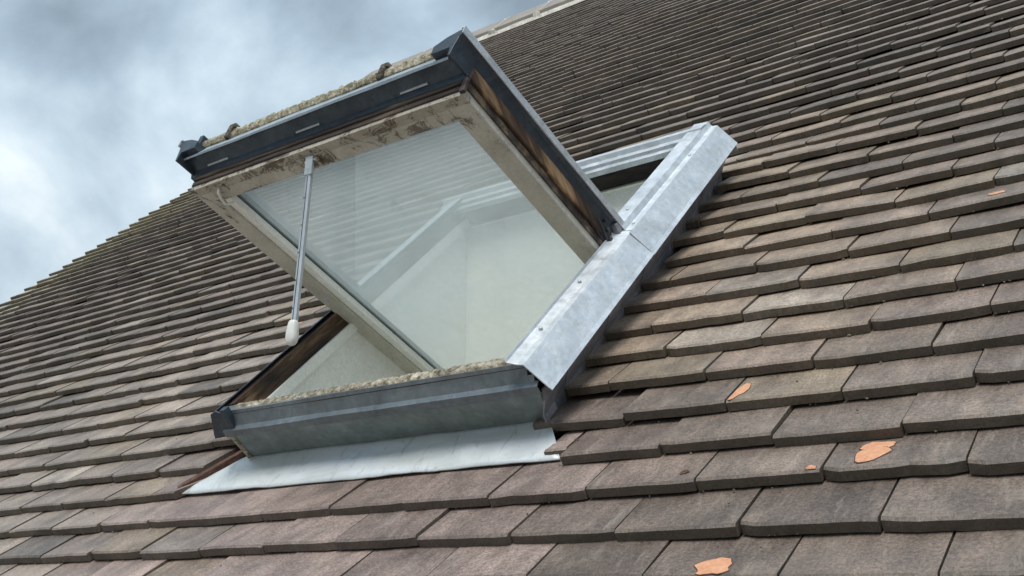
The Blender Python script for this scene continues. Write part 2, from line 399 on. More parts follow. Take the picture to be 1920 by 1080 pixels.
# ---- one clay tile: origin at the middle of the top arris of its butt, y up the slope
def tile_mesh(seed, w0=0.1968, shear=0.0, chip=True, wl=None, L=0.27, T=0.0195, skl=0.0):
    """shear: how far the right side leans in u per v; wl: unused"""
    r = random.Random(seed); nx = 8; V = []
    hw = w0 / 2; ys = [0.0, 0.005, 0.10, L]
    ph = r.uniform(0, 50); ed = [.0016 * noise.noise(Vector((i * .55, ph, 0))) + r.uniform(-.0009, .0009) for i in range(nx + 1)]
    cl = r.choice([0, 0, 0, .004, .010]) if chip else 0; crr = r.choice([0, 0, 0, .004, .009]) if chip else 0
    ed[0] += cl; ed[nx] += crr
    if r.random() < 0.25: ed[r.randint(1, nx - 1)] += r.uniform(.002, .005)
    cam_ = r.uniform(-.0010, .0018)
    def zt(x, y): return -cam_ * (x / hw) ** 2
    for yi, y in enumerate(ys):
        for i in range(nx + 1):
            x = -hw + w0 * i / nx
            if yi == 0: V.append((x, y + ed[i], zt(x, y) - .0035))
            else: V.append((x + (shear * y if i == nx else 0) + (skl * y if i == 0 else 0), y + ed[i] * (1 if yi == 1 else 0), zt(x, y)))
    nb = len(V)
    for i in range(nx + 1):
        x = -hw + w0 * i / nx; V.append((x, .0015 + ed[i] * .8 + r.uniform(-.0008, .0008), -T + zt(x, 0)))
    V.append((-hw + skl * L, L, -T)); V.append((hw + shear * L, L, -T))
    F = []; mk = []
    for yi in range(3):
        for i in range(nx):
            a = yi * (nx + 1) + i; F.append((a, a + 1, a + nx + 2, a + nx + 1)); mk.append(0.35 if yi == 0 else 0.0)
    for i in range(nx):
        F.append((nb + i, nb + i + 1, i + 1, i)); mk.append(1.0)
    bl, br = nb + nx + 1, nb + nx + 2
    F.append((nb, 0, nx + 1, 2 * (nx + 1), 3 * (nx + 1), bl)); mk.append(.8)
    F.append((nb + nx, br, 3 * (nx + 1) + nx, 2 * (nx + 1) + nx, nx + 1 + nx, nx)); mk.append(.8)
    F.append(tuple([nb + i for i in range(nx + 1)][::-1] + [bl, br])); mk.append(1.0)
    return V, F, mk
def to_mesh(name, V, F, mk, mat):
    me = bpy.data.meshes.new(name); me.from_pydata(V, [], F); me.update(); me.materials.append(mat)
    at = me.attributes.new('butt', 'FLOAT', 'FACE'); at.data.foreach_set('value', mk)
    return me
NV = 24
VAR = [tile_mesh(100 + i) for i in range(NV)]
VARM = [to_mesh('roof_tile', *v, TILE1) for v in VAR]
TILT = -math.atan(0.0228 / GA)

def lerp(a, b, t): return tuple(x + (y - x) * t for x, y in zip(a, b))
def sm(x, a, b):
    t = min(1, max(0, (x - a) / (b - a))); return t * t * (3 - 2 * t)
def tint(u, v, r):
    grey = (0.122, 0.100, 0.085)
    c = grey
    purple = (0.250, 0.200, 0.186)
    pf = sm(u, -2.4, -1.4) * (1 - sm(u, -0.25, 0.05)) * (1 - sm(v, 0.2, 0.42))
    c = lerp(c, purple, 0.85 * pf)
    warm = (0.265, 0.212, 0.160)                       # around the window
    du = max(-0.25 - u, u + 0.25) if u > -0.25 else 0
    c = lerp(c, warm, 0.75 * (1 - sm(abs(u + 0.12), 0.1, 0.75)) * sm(v, 0.3, 0.5) * (1 - sm(v, 1.6, 2.2)))
    c = lerp(c, (0.27, 0.238, 0.205), 0.8 * (1 - sm(u, -1.7, -1.2)) * sm(u, -4.5, -2.4) * (1 - sm(v, 0.9, 1.8)))  # left tiles paler: grazing sky reflection put into the tint
    top = sm(v, 1.5, 3.6)
    c = lerp(c, (0.235, 0.208, 0.188), 0.8 * top)
    green = (0.30, 0.285, 0.185)
    c = lerp(c, green, 0.9 * (1 - sm(u, UV0 + .1, UV0 + 1.0)))
    n = noise.noise(Vector((u * 0.8, v * 0.9, 3)))
    c = tuple(x * (1 + 0.35 * n) for x in c)
    q = r.random(); k = r.uniform(0.80, 1.22)
    if q < 0.06: c = lerp(c, (0.060, 0.055, 0.052), 0.6)
    elif q < 0.16: c = lerp(c, (0.24, 0.20, 0.14), 0.55)
    elif q < 0.26: c = lerp(c, (0.20, 0.155, 0.135), 0.45)
    elif q < 0.31: c = lerp(c, (0.30, 0.28, 0.25), 0.5)
    return (c[0] * k * 1.05, c[1] * k * .985, c[2] * k * .94)

WU0, WU1 = -1.135, -0.282          # tiles stop here beside the window
def cut(k, a, b):
    """clip the tile a..b of course k to the window; returns pieces (a,b,skl,shear)"""
    v = k * GA
    if k == 2:
        L0, R0 = -1.300, -0.186
    elif k == 3:
        L0, R0 = -1.205, -0.312
    elif 4 <= k <= 13:
        L0, R0 = (-1.165 if k == 4 else WU0), WU1
    else: return [(a, b, 0, 0)]
    o = []
    if a < L0 - .02:
        bb = min(b, L0)
        sh = 0.85 if (k in (2, 3) and b > L0) else 0
        if k == 3 and b > L0: bb = min(b, -1.285)
        o.append((a, bb, 0, sh))
    if b > R0 + .02: o.append((max(a, R0), b, 0.12 if (k in (2, 3) and a < R0) else 0, 0))
    return o
rnd = random.Random(21)
T_ = []
offs = {0: -0.176, 1: -0.081, 2: 0.018, 3: -0.295, 9: 0.147, 10: 0.262, 11: 0.165}
for k in range(K0, K1 + 1):
    base = offs.get(k, None)
    if base is None: base = (0.1 if k % 2 else 0) - 0.176 + rnd.uniform(-.025, .025)
    i0 = math.floor((UV0 - base) / PW)
    u = base + i0 * PW
    while u < UR1:
        a, b = u, u + PW
        u += PW
        a, b = max(a, UV0 + rnd.uniform(-.018, .014)), min(b, UR1)
        if b - a < .03: continue
        for (p, q, skl, sh) in cut(k, a, b):
            if q - p < .03: continue
            T_.append([k, p, q, skl, sh])
T_.append([2, -0.238, -0.187, 0.55, 0])
tiles = []
for (k, a, b, skl, sh) in T_:
    uc = (a + b) / 2; v = k * GA
    und = 0.006 * noise.noise(Vector((uc * 0.9, v * 0.55, 9))) * (1 + 1.2 * sm(v, .8, 2.5))
    dv = 0.007 * noise.noise(Vector((uc * 1.3, k * 0.9, 4))) + rnd.uniform(-.0028, .0028)
    lift = 0.0; slope = 0.0
    if 3 <= k <= 14 and uc > -0.3: t_ = min(1, max(0, (uc + .25) / .5)); lift = 0.012 * (1 - t_); slope = 0.012 / .5 if uc < .25 else 0
    if 4 <= k <= 14 and uc < -1.1: lift = 0.008 * (1 - sm(-uc, 1.2, 1.6))
    dw = und + lift + rnd.uniform(-.0014, .0018)
    yaw = rnd.gauss(0, .006); roll = rnd.gauss(0, .0065) + slope
    if rnd.random() < .02 and k > 3: roll += rnd.choice((-1, 1)) * .018; dw += .003
    mw = Matrix.Translation((uc, v + dv, dw)) @ Matrix.Rotation(yaw, 4, 'Z') @ Matrix.Rotation(roll, 4, 'Y') @ Matrix.Rotation(TILT + rnd.gauss(0, .006), 4, 'X')
    if k == 3 and abs(a + .295) < .03: dvv, dww = -.006, -.010
    elif k == 2 and abs(a + .238) < .01: dvv, dww = .030, -.008
    else: dvv = dww = 0
    if dvv: mw = Matrix.Translation((0, dvv, dww)) @ mw
    # size on the photograph
    P = [px((x, y, 0)) for x, y in ((a, v), (b, v), (b, v + GA), (a, v + GA))]
    area = 0
    if all(p[2] > 0.2 for p in P):
        cl = [(min(1920, max(0, p[0])), min(1080, max(0, p[1]))) for p in P]
        area = abs(sum(cl[i][0] * cl[(i + 1) % 4][1] - cl[(i + 1) % 4][0] * cl[i][1] for i in range(4))) / 2
        if OU0 < uc < OU1 and OV0 < v < OV1: area = 0
    tiles.append(dict(k=k, a=a, b=b, skl=skl, sh=sh, m=mw, area=area, c=tint(uc, v, rnd), var=rnd.randrange(NV)))
order = sorted(range(len(tiles)), key=lambda i: -tiles[i]['area'])
single = set(order[:300])
allow = []
FV, FF, FM, FC = [], [], [], []
for i, t in enumerate(tiles):
    wd = t['b'] - t['a'] - 0.0032
    full = abs(wd - 0.1968) < .004 and not t['skl'] and not t['sh']
    if i in single:
        if full: me = VARM[t['var']]
        else: me = to_mesh('roof_tile', *tile_mesh(900 + i, wd, t['sh'], True, skl=t['skl']), TILE1)
        o = link('roof_tile', me, house, ROOF @ t['m'])
        o.color = (*t['c'], 1); t['o'] = o
    else:
        V, F, mk = VAR[t['var']] if full else tile_mesh(900 + i, wd, t['sh'], True, skl=t['skl'])
        b0 = len(FV); FV += [tuple(t['m'] @ Vector(p)) for p in V]; FF += [tuple(j + b0 for j in f) for f in F]
        FM += mk; FC += [t['c']] * len(F)
me = to_mesh('roof_tiles', FV, FF, FM, TILEN)
ca = me.attributes.new('tint', 'FLOAT_COLOR', 'FACE')
flat = []
for c in FC: flat += [*c, 1.0]
ca.data.foreach_set('color', flat)
link('roof_tiles', me, house, kind='stuff')

q = G(); rc = random.Random(5)
for i in order[:260]:
    t = tiles[i]
    for _ in range(rc.choice((0, 1, 2, 4, 6))):
        x = rc.uniform(t['a'], t['b']) ; y = t['k'] * GA - rc.uniform(.001, .006 if rc.random() < .8 else .05)
        if -1.3 < x < -.2 and y > .2: continue
        z = -.0215 + (t['k'] * GA - y) * .21 if y < t['k'] * GA else 0
        z += 0.0005; k_ = rc.uniform(.0009, .0026)
        pts_ = [Vector((rc.uniform(-1, 1), rc.uniform(-1, 1), rc.uniform(-.4, 1))).normalized() * k_ * rc.uniform(.7, 1.3) for _ in range(6)]
        q.add([(x + p.x, y + p.y, z + p.z) for p in ((Vector((1.3, 0, 0)) * k_, Vector((0, 1, 0)) * k_, Vector((-1.2, 0, 0)) * k_, Vector((0, -1, 0)) * k_, pts_[0] * .3 + Vector((0, 0, k_)), Vector((0, 0, -k_))))],
              [(0, 1, 4), (1, 2, 4), (2, 3, 4), (3, 0, 4), (1, 0, 5), (2, 1, 5), (3, 2, 5), (0, 3, 5)])
link('moss_crumbs', mesh('moss_crumbs', q.V, q.F, CRUMB), house, kind='stuff')

# ---- fresh orange scars where tiles were knocked, as parts of their own tile
def ray(x, y, w=0.0):
    dd = CR.transposed() @ Vector(((x - 960) / CF, (y - 540) / CF, 1)); s_ = (w - cpos.z) / dd.z; return cpos + dd * s_
def scar(x, y, rx, ry, ang=0.0, seed=1, mat=SPALL):
    p = ray(x, y, -0.008); best = None
    for i in single:
        t = tiles[i]
        if t['a'] - .002 <= p.x <= t['b'] + .002 and -0.004 <= p.y - t['k'] * GA < GA: best = t
    if not best: return
    loc = best['m'].inverted() @ p
    r = random.Random(seed); n = 22; V = [(0, 0, 0.0016)]
    hw = (best['b'] - best['a']) / 2 - .004
    for i in range(n):
        th = 2 * math.pi * i / n; k = 1 + 0.42 * noise.noise(Vector((math.cos(th) * 1.6, math.sin(th) * 1.6, seed * 5.3))) + r.uniform(-.07, .07)
        X, Y = rx * k * math.cos(th), ry * k * math.sin(th)
        X, Y = X * math.cos(ang) - Y * math.sin(ang), X * math.sin(ang) + Y * math.cos(ang)
        X = max(-hw - loc.x, min(hw - loc.x, X)); Y = max(.004 - loc.y, Y)
        V.append((X, Y, 0.0012))
    for i in range(n):
        kk = 1.03 + r.uniform(0, .08); X, Y = V[i + 1][0] * kk, V[i + 1][1] * kk
        V.append((max(-hw - loc.x, min(hw - loc.x, X)), max(.003 - loc.y, Y), 0.0003))
    for i in range(n): V[i + 1] = (V[i + 1][0], V[i + 1][1], .0005 + r.uniform(-.0004, .0006))
    for i in range(n):                                    # inner ring, uneven
        V.append((V[i + 1][0] * .55, V[i + 1][1] * .55, .0008 + r.uniform(-.0006, .0009)))
    F = [(0, 1 + 2 * n + i, 1 + 2 * n + (i + 1) % n) for i in range(n)] + [(1 + 2 * n + i, 1 + i, 1 + (i + 1) % n, 1 + 2 * n + (i + 1) % n) for i in range(n)]
    F += [(1 + i, 1 + n + i, 1 + n + (i + 1) % n, 1 + (i + 1) % n) for i in range(n)]
    me = mesh('spalled_patch', V, F, mat); me.materials.append(BROKEN)
    for p in me.polygons[2 * n:]: p.material_index = 1
    link('spalled_patch', me, best['o'], WM[best['o'].name] @ Matrix.Translation((loc.x, loc.y, 0.0004)))
scar(1388, 736, .0125, .036, -.15, 1); scar(1632, 846, .024, .026, 0, 2); scar(1644, 823, .024, .016, .1, 3)
scar(1521, 884, .008, .011, 0, 4); scar(1338, 1063, .027, .022, .1, 5); scar(1060, 735, .018, .012, 0, 6)
scar(1868, 361, .018, .011, 0, 7); scar(560, 602, .014, .010, 0, 8); scar(1284, 888, .008, .007, .6, 9, BROKEN)

for off_, w0_, w1_ in ((0, -.032, -.018), (.004, -.0165, -.004)):
    pa, pb = ray(336, 922, -.012), ray(462, 846, -.006)
    q = G(); n = 14; V = []; F = []
    dvec = (pb - pa); sd_ = Vector((dvec.y, -dvec.x, 0)).normalized()
    for i in range(n + 1):
        p = pa + dvec * i / n; e_ = .004 * noise.noise(Vector((i * .9, off_ * 900, 2))) - off_
        for (a, b) in ((e_ + .003, w0_), (e_, w1_), (-.02, w1_ + .001), (-.02, w0_)):
            V.append((p.x + sd_.x * a, p.y + sd_.y * a, b))
    for i in range(n):
        for j in range(4): F.append((i * 4 + j, i * 4 + (j + 1) % 4, i * 4 + 4 + (j + 1) % 4, i * 4 + 4 + j))
    F += [(0, 1, 2, 3), (n * 4 + 3, n * 4 + 2, n * 4 + 1, n * 4)]
    link('broken_tile_edge', mesh('broken_tile_edge', V, F, BROKEN), house)

# ---- ridge tiles and mortar
RL = 0.47
HR = [(-0.245, -0.012), (-0.02, 0.20), (0.0, 0.206)]
rg = Matrix.Translation((0, ya, wpt(VA, 0)[1]))
def ridge_piece(u0, u1):
    s_, c_ = math.sin(PITCH), math.cos(PITCH); L = 0.30; h = 0.135; T = .022
    pr_ = [(-L * c_, -L * s_ + h), (-.03, h - .012), (0, h + .006), (.03, h - .012), (L * c_, -L * s_ + h), (L * c_ - .01, -L * s_ + h - T - .01), (0, h - T), (-L * c_ + .01, -L * s_ + h - T - .01)]
    q = G(); q.prism(pr_, 0, u0, u1, 1); return q
ps = -3.68
pos = [ps + RL * i for i in range(-5, 14)]
m1 = None
for u0 in pos:
    if u0 > UR1: continue
    q = ridge_piece(max(u0 + .012, UV0 - .02), min(u0 + RL - .012, UR1 + .02))
    finish(link('ridge_tile', mesh('ridge_tile', q.V, q.F, RIDGE), house, rg), .006)
    q = G(); s_, c_ = math.sin(PITCH), math.cos(PITCH)
    for sg in (-1, 1):
        q.prism([(sg * -.305 * c_, -.305 * s_ + .127), (0, .148), (0, .08), (sg * -.29 * c_, -.29 * s_ + .03)], 0, u0 + RL - .034, u0 + RL + .034, 4, .016)
    link('mortar_joint', mesh('mortar_joint', q.V, q.F, MORTAR), house, rg)
q = G()
for sg in (-1, 1):
    q.prism([(sg * -.318 * c_, -.318 * s_ + .062), (sg * -.27 * c_, -.27 * s_ + .122), (sg * -.25 * c_, -.25 * s_ - .02), (sg * -.32 * c_, -.32 * s_ - .01)], 0, UV0, UR1, 60, .012)
link('mortar_bed', mesh('mortar_bed', q.V, q.F, MORTAR), house, rg)

# ================================================================== ROOF WINDOW
win = link('roof_window', None, None, ROOF @ Matrix.Translation((-0.68, 0.88, 0)),
           label='old centre-pivot roof window standing open, zinc flashings and beige peeling sash', category='roof window', kind='thing')
VF, VB = 0.308, 1.456
UL, UR = -1.137, -0.242             # top arrises of the side covers
# lead apron in front
nx, ny = 60, 9; V = []; F = []
for j in range(ny + 1):
    for i in range(nx + 1):
        a = i / nx; b = j / ny
        u0 = -1.315 + (-1.150 + 1.315) * b; u1 = -0.196 - .075 * b
        u = u0 + (u1 - u0) * a; v = 0.2285 + (0.346 - 0.2285) * b
        zz = -0.0225 + 0.015 * b + 0.0036 * noise.noise(Vector((u * 6, v * 18, 2))) + 0.0022 * noise.noise(Vector((u * 19, v * 26, 8)))
        if j == 0: v += 0.003 * noise.noise(Vector((u * 5, 0, 1)))
        V.append((u, v, zz + .004))
for j in range(ny):
    for i in range(nx):
        a = j * (nx + 1) + i; F.append((a, a + 1, a + nx + 2, a + nx + 1))
ap = link('apron_flashing', mesh('apron_flashing', V, F, APRON, True), win); so_ = ap.modifiers.new('s', 'SOLIDIFY'); so_.thickness = .0028; so_.offset = 0
# front upstand and bottom cover
q = G(); n = 30; V = []; F = []
for j in range(7):
    b = j / 6
    for i in range(n + 1):
        a = i / n
        u = (-1.140 + .022 * b) + ((-0.272 + .036 * b) - (-1.140 + .022 * b)) * a
        V.append((u, VF + .036 * (1 - b) + .0016 * noise.noise(Vector((u * 5, b * 3, 1))), -.012 + .090 * b))
for j in range(6):
    for i in range(n):
        a = j * (n + 1) + i; F.append((a, a + 1, a + n + 2, a + n + 1))
q.add(V, F)
q.add([(-1.140, VF + .036, -.012), (-1.118, VF, .078), (-1.118, VF + .10, .078), (-1.140, VF + .10, -.012)], [(0, 1, 2, 3)])
q.make('front_upstand', UPSTAND, win)
q = G(); q.add([(-1.144, VF + .030, -.010), (-1.130, VF + .030, -.010), (-1.108, VF - .003, .078), (-1.122, VF - .003, .078), (-1.144, VF + .040, -.010), (-1.130, VF + .040, -.010), (-1.108, VF + .006, .078), (-1.122, VF + .006, .078)], [(0, 1, 2, 3), (4, 7, 6, 5), (0, 4, 5, 1), (1, 5, 6, 2), (2, 6, 7, 3), (3, 7, 4, 0)]); q.make('upstand_seam', GRIT, win, .002)
q = G(); q.sheet([(VF - .003, .078), (VF - .007, .080), (VF - .009, .096), (VF + .002, .101)], 0, -1.122, -0.228, .0025, 24, .0012)
q.sheet([(VF + .0022, .1012), (VF + .010, .118), (VF + .016, .134), (VF + .036, .136)], 0, -1.118, -0.249, .0025, 24, .0010)
q.sheet([(VF + .0022, .1012), (VF + .008, .113)], 0, -0.2488, -0.236, .0025, 2)
q.make('bottom_cover', SLATE_METAL, win, 0)
# gritty sealing strip on top of the bottom cover
nx = 150; V = []; F = []
prof = [(VF + .015, .133), (VF + .020, .1380), (VF + .030, .1405), (VF + .042, .1385), (VF + .046, .130)]
for i in range(nx + 1):
    u = -1.085 + (0.805) * i / nx
    amp = .25 + .75 * sm(u, -1.08, -0.5)
    for j, (a, b) in enumerate(prof):
        dn = .0045 * amp * noise.noise(Vector((u * 55, j * 1.3, 3))) * .7 + .0035 * noise.noise(Vector((u * 170, j * 2.3, 7)))
        V.append((u, a + dn * .7, b + dn + (amp - 1) * .003))
for i in range(nx):
    for j in range(4):
        a = i * 5 + j; F.append((a, a + 1, a + 6, a + 5))
F += [(0, 1, 2, 3, 4), tuple(nx * 5 + j for j in (4, 3, 2, 1, 0))]
link('seal', mesh('seal', V, F, GRIT), win)
# side covers ------------------------------------------------
def side_cover(name, prof, v0, v1, mat, nn=10, t=.0022, screws=()):
    q = G(); q.sheet(prof, 1, v0, v1, t, nn, .0009)
    o = q.make(name, mat, win)
    for (u, v, w) in screws:
        s2 = G(); s2.tube([(u, v, w - .002), (u, v, w + .0018), (u, v, w + .0026)], [.0042, .004, .0022], 10)
        s2.make('screw', STEEL, o, smooth=False)
    return o
low = [(-0.205, .080), (-0.211, .088), (UR, .140), (UR - .012, .1425), (-0.275, .150), (-0.277, .156)]
side_cover('side_cover', low, VF - .002, 0.875, ZINC, screws=((-0.262, .43, .149), (-0.262, .62, .149)))
upr = [(-0.205, .079), (-0.211, .0875), (-0.2415, .1415), (-0.253, .143), (-0.257, .145), (-0.262, .158), (-0.302, .161)]
VU = 1.503
side_cover('side_cover', upr, 0.864, VU, ZINC, screws=((-0.2515, .90, .144), (-0.282, .955, .161), (-0.2515, 1.30, .144)))
q = G(); q.sheet([(-0.2042, .079), (-0.2094, .0885), (UR + .0012, .1435)], 1, .850, .872, .0016, 1); q.make('cover_joint', ZINC, win)
lowl = [(UL - .031, .086), (UL, .140), (UL + .010, .145), (UL + .018, .147)]
side_cover('side_cover', lowl, VF - .002, 0.862, NAVY_METAL)
q = G(); q.prism([(UL - .033, .078), (UL, .143), (UL + .022, .149), (-1.088, .136), (-1.106, .080)], 1, VF - .0045, VF - .0005); q.make('end_cap', NAVY_METAL, win, .001)
q = G(); q.box((-1.1, VF - .006, .088), (-1.082, VF + .012, .150)); q.make('corner_clip', NAVY_METAL, win, .002)
upl = [(2 * -0.6895 - a, b) for a, b in upr]
side_cover('side_cover', upl, 0.864, VU - .03, ZINC, screws=((-1.097, 1.0, .161), (-1.097, 1.25, .161)))
# head cover along u
hd = [(VB + .06, .060), (VB + .030, .150), (VB + .020, .160), (VB - .010, .163), (VB - .016, .151), (VB - .036, .149), (VB - .038, .140), (VB - .054, .137), (VB - .056, .124)]
q = G(); q.sheet(hd, 0, UL - .02, UR - .018, .0024, 12, .0006); q.make('head_cover', ZINC, win)
q = G(); q.prism([(-0.209, .086), (-0.2408, .139), (-0.30, .156), (-0.30, .06), (-0.212, .06)], 1, VU - .001, VU + .0015); q.make('head_corner', ZINC, win)
# lead soakers, right and left: overlapping pieces dressed against the frame
for side in (1, -1):
    for i in range(11):
        v0 = 0.33 + i * GA
        if v0 > VB: break
        q = G(); n = 6; u = (-0.228 if side > 0 else -1.150)
        dd = .0022 * (i % 2)
        ln = -.055 if side > 0 else -.012
        v0 = max(v0, .345)
        prof = [(u + side * (-.004 + dd), .079), (u + side * (ln * .35 + dd), .048), (u + side * (ln * .85 + dd), .010), (u + side * ln, -.03)]
        q.sheet(prof, 1, v0 - .012, min(v0 + GA + .004, VB + .03), .0025, n, .0022)
        q.make('lead_soaker', LEADM, win)
# bottom right corner lead dressing
q = G(); q.sheet([(-0.236, .078), (-0.246, .048), (-0.262, .020), (-0.262, .004)], 1, VF + .012, VF + .06, .003, 6, .003); q.make('lead_soaker', LEADM, win)
# timber frame and lining ----------------------------------------
JL, JR = -1.100, -0.270
q = G(); q.prism([(-1.132, .067), (JL, .067), (JL, .139), (-1.132, .136)], 1, VF + .04, VB - .02, 12, .001); q.make('jamb', WOODV, win)
q = G(); q.prism([(JR, .055), (-0.256, .055), (-0.246, .132), (JR, .139)], 1, VF + .04, VB - .02, 12, .001); q.make('jamb', WOODV, win)
q = G(); q.prism([(1.44, .068), (1.50, .068), (1.50, .12), (1.44, .14)], 0, -1.13, -.245, 8, .001); q.make('frame_head', WOODU, win)
q = G(); q.box((-1.11, VF + .012, .067), (-.25, VF + .036, .128)); q.make('sill', WOODU, win)
# lining boards (white), the lower ones set slightly back to leave the seam
q = G(); q.box((JL - .004, VF + .036, .066), (JL + .008, 1.44, .094)); q.make('lining_board', WHITE, win, .0015)
q = G(); q.box((JR - .008, VF + .036, .066), (JR + .004, 1.44, .094)); q.make('lining_board', WHITE, win, .0015)
q = G(); q.box((JL + .009, 1.427, .030), (JR - .009, 1.4399, .066)); q.make('lining_board', CREAM, win, .0015)
# reveal cheeks and vertical back/front walls of the shaft
DV, DW = -math.sin(PITCH), -math.cos(PITCH)
def down(v, w, l): return (v + DV * l, w + DW * l)
A = (VF + .037, .0655); B = (1.4415, .0655)
AM = (A[0] + .12, -.35)
for uu, nm in ((JL - .012, 'reveal'), (JR - .034, 'reveal')):
    A2 = down(*AM, 0.35); B2 = down(*B, 0.85)
    q = G(); q.prism([A, B, B2, A2, AM], 0, uu, uu + .008); q.make(nm, WHITE if uu < -1 else CREAM, win)
B = (1.432, .0655)
B2 = down(*B, 0.85); A2 = down(*AM, 0.35)
q = G(); q.prism([B, (B[0] + .02, B[1]), (B2[0] + .02, B2[1]), B2], 0, JL - .003, JR - .027); q.make('reveal', CREAM, win)
q = G(); q.prism([A, (A[0] + .008, A[1]), (AM[0] + .008, AM[1]), (A2[0] + .008, A2[1]), A2, AM], 0, JL - .003, JR - .027); q.make('reveal', CREAM, win)
q = G(); q.prism([A2, B2, (B2[0], B2[1] - .02), (A2[0], A2[1] - .02)], 0, JL - .003, JR - .027); q.make('reveal', CREAM, win)  # unseen shaft floor, kept shallow to bounce light up the walls

# ---- the sash, swung open about its pivots ------------------------
TH = 0.4416; OV, OW = .75, .1
sT, cT = math.sin(TH), math.cos(TH)
# sash coordinates (u, e outwards through the glass, s from the pivot to the bottom rail)
def SX(p):
    u, e, s_ = p; return (u, OV - sT * s_ + cT * e, OW + cT * s_ + sT * e)
SL, SR, S0, S1 = -1.108, -0.285, -0.42, 0.540
E0 = 0.035
SW, RW = .053, .056
SE = .097                                          # outer face of the timber
def GS(): return G(SX)
# frame: stiles and rails with a rebate for the glass
sash = GS()
sash.box((SL, E0, S0), (SL + SW, SE, S1)); sash.box((SR - SW, E0, S0), (SR, SE, S1))
sash.box((SL + SW, E0 + .0005, S1 - RW), (SR - SW, SE, S1 - .0005)); sash.box((SL + SW, E0, S0), (SR - SW, SE, S0 + RW))
sash = sash.make('sash', BEIGE, win, .003)
def sub(gs, name, mat, bevel=0.0, smooth=False, **k): return gs.make(name, mat, sash, bevel, smooth, **k)
# worn timber on outer sides: strip coloured dark for the groove's shadow, pale strip on each stile side and the rail end
for sg, ux in ((1, SR), (-1, SL)):
    q = GS(); q.box((min(ux, ux + sg * .0035), E0 + .018, S0 + .01), (max(ux, ux + sg * .0035), E0 + .036, S1 - .001)); sub(q, 'stile_groove', WOODB, .001)
    q = GS(); q.box((min(ux, ux + sg * .010), E0 + .038, S0 + .01), (max(ux, ux + sg * .010), E0 + .068, S1 + .003)); sub(q, 'stile_edge', WOODS, .003)
q = GS(); q.box((SL + .002, E0 + .010, S1), (SR - .002, E0 + .0225, S1 + .005)); sub(q, 'rail_edge', WOODB, .002)
q = GS(); q.box((SL + .004, E0 + .0230, S1), (SR - .004, E0 + .0355, S1 + .009)); sub(q, 'rail_edge', WOODB, .002)
q = GS(); q.box((SR - .004, E0 + .001, S1 - .0005), (SR + .009, E0 + .037, S1 + .008)); sub(q, 'corner_block', WOODB, .0015)
# flaking strip along the interior arris of rail and stile
q = GS(); q.prism([(E0 - .0012, S1 - .022), (E0 - .0012, S1 + .001), (E0 + .012, S1 + .001), (E0 + .012, S1 - .022)], 0, SL - .0009, SR + .0009, 40, .0012); sub(q, 'rail_arris', BEIGE_OLD)
# glazing beads; left one widened so its white also stands for its reflection
gb0, gb1, gs0, gs1 = SL + SW, SR - SW, S0 + RW, S1 - RW
for a, b in (((gb0, E0 + .006, gs0), (gb0 + .022, E0 + .024, gs1)), ((gb1 - .006, E0 + .010, gs0), (gb1, E0 + .024, gs1)), ((gb0 + .022, E0 + .010, gs1 - .006), (gb1 - .006, E0 + .024, gs1))):
    q = GS(); q.box(a, b); sub(q, 'glazing_bead', WHITE, .002)
# double glazing: two panes with a spacer
for e_, nm in ((E0 + .026, 'glass_pane'), (E0 + .042, 'glass_pane')):
    q = GS(); q.box((gb0 - .008, e_, gs0 - .008), (gb1 + .008, e_ + .003, gs1 + .008)); sub(q, nm, GLASS)
q = GS()
for a, b in (((gb0, E0 + .0295, gs0), (gb0 + .026, E0 + .0415, gs1)), ((gb1 - .010, E0 + .0295, gs0), (gb1, E0 + .0415, gs1)), ((gb0 + .010, E0 + .0295, gs1 - .010), (gb1 - .010, E0 + .0415, gs1))):
    q.box(a, b)
sub(q, 'spacer', SLATE_METAL)
# navy bottom cover with drip lip; profile in (e, s)
bc = [(.036, -.008), (.036, .008), (.049, .013), (.052, .019), (.0645, .0425), (.066, .046), (.070, .0455), (.092, .030), (.092, -.008)]
q = GS(); q.prism([(E0 + a, S1 + b) for a, b in bc], 0, SL - .012, SR + .004, 30, .0010); sub(q, 'bottom_cover', NAVY_METAL, .0006)
q = GS(); q.sheet([(E0 + .0535, S1 + .0490), (E0 + .0560, S1 + .0520), (E0 + .0925, S1 + .0345)], 0, SL - .024, SR - .014, .0022, 30, .0010); sub(q, 'drip_lip', DRIP)
# side covers of the sash
for sg, ux in ((1, SR), (-1, SL)):
    x = lambda d_: ux + sg * d_
    pr_ = [(x(.005), SE - .022), (x(.008), SE + .002), (x(.014), SE + .026), (x(.021), SE + .032), (x(.021), SE + .040), (x(.017), SE + .044), (x(.008), SE + .044), (x(-.02), SE + .038), (x(-.05), SE + .024), (x(-.05), SE + .002), (x(-.002), SE + .002), (x(0), SE - .022)]
    q = GS(); q.prism(pr_, 2, -0.012, S1 + .066, 16, .0010); sub(q, 'side_cover', NAVY_METAL, .001)
    q = GS(); q.prism([(x(.0215), SE + .030), (x(.0245), SE + .030), (x(.0245), SE + .048), (x(.016), SE + .048), (x(.016), SE + .0445), (x(.0215), SE + .0445)], 2, -.014, S1 + .069, 16, .0006); sub(q, 'cover_rim', ZINC)
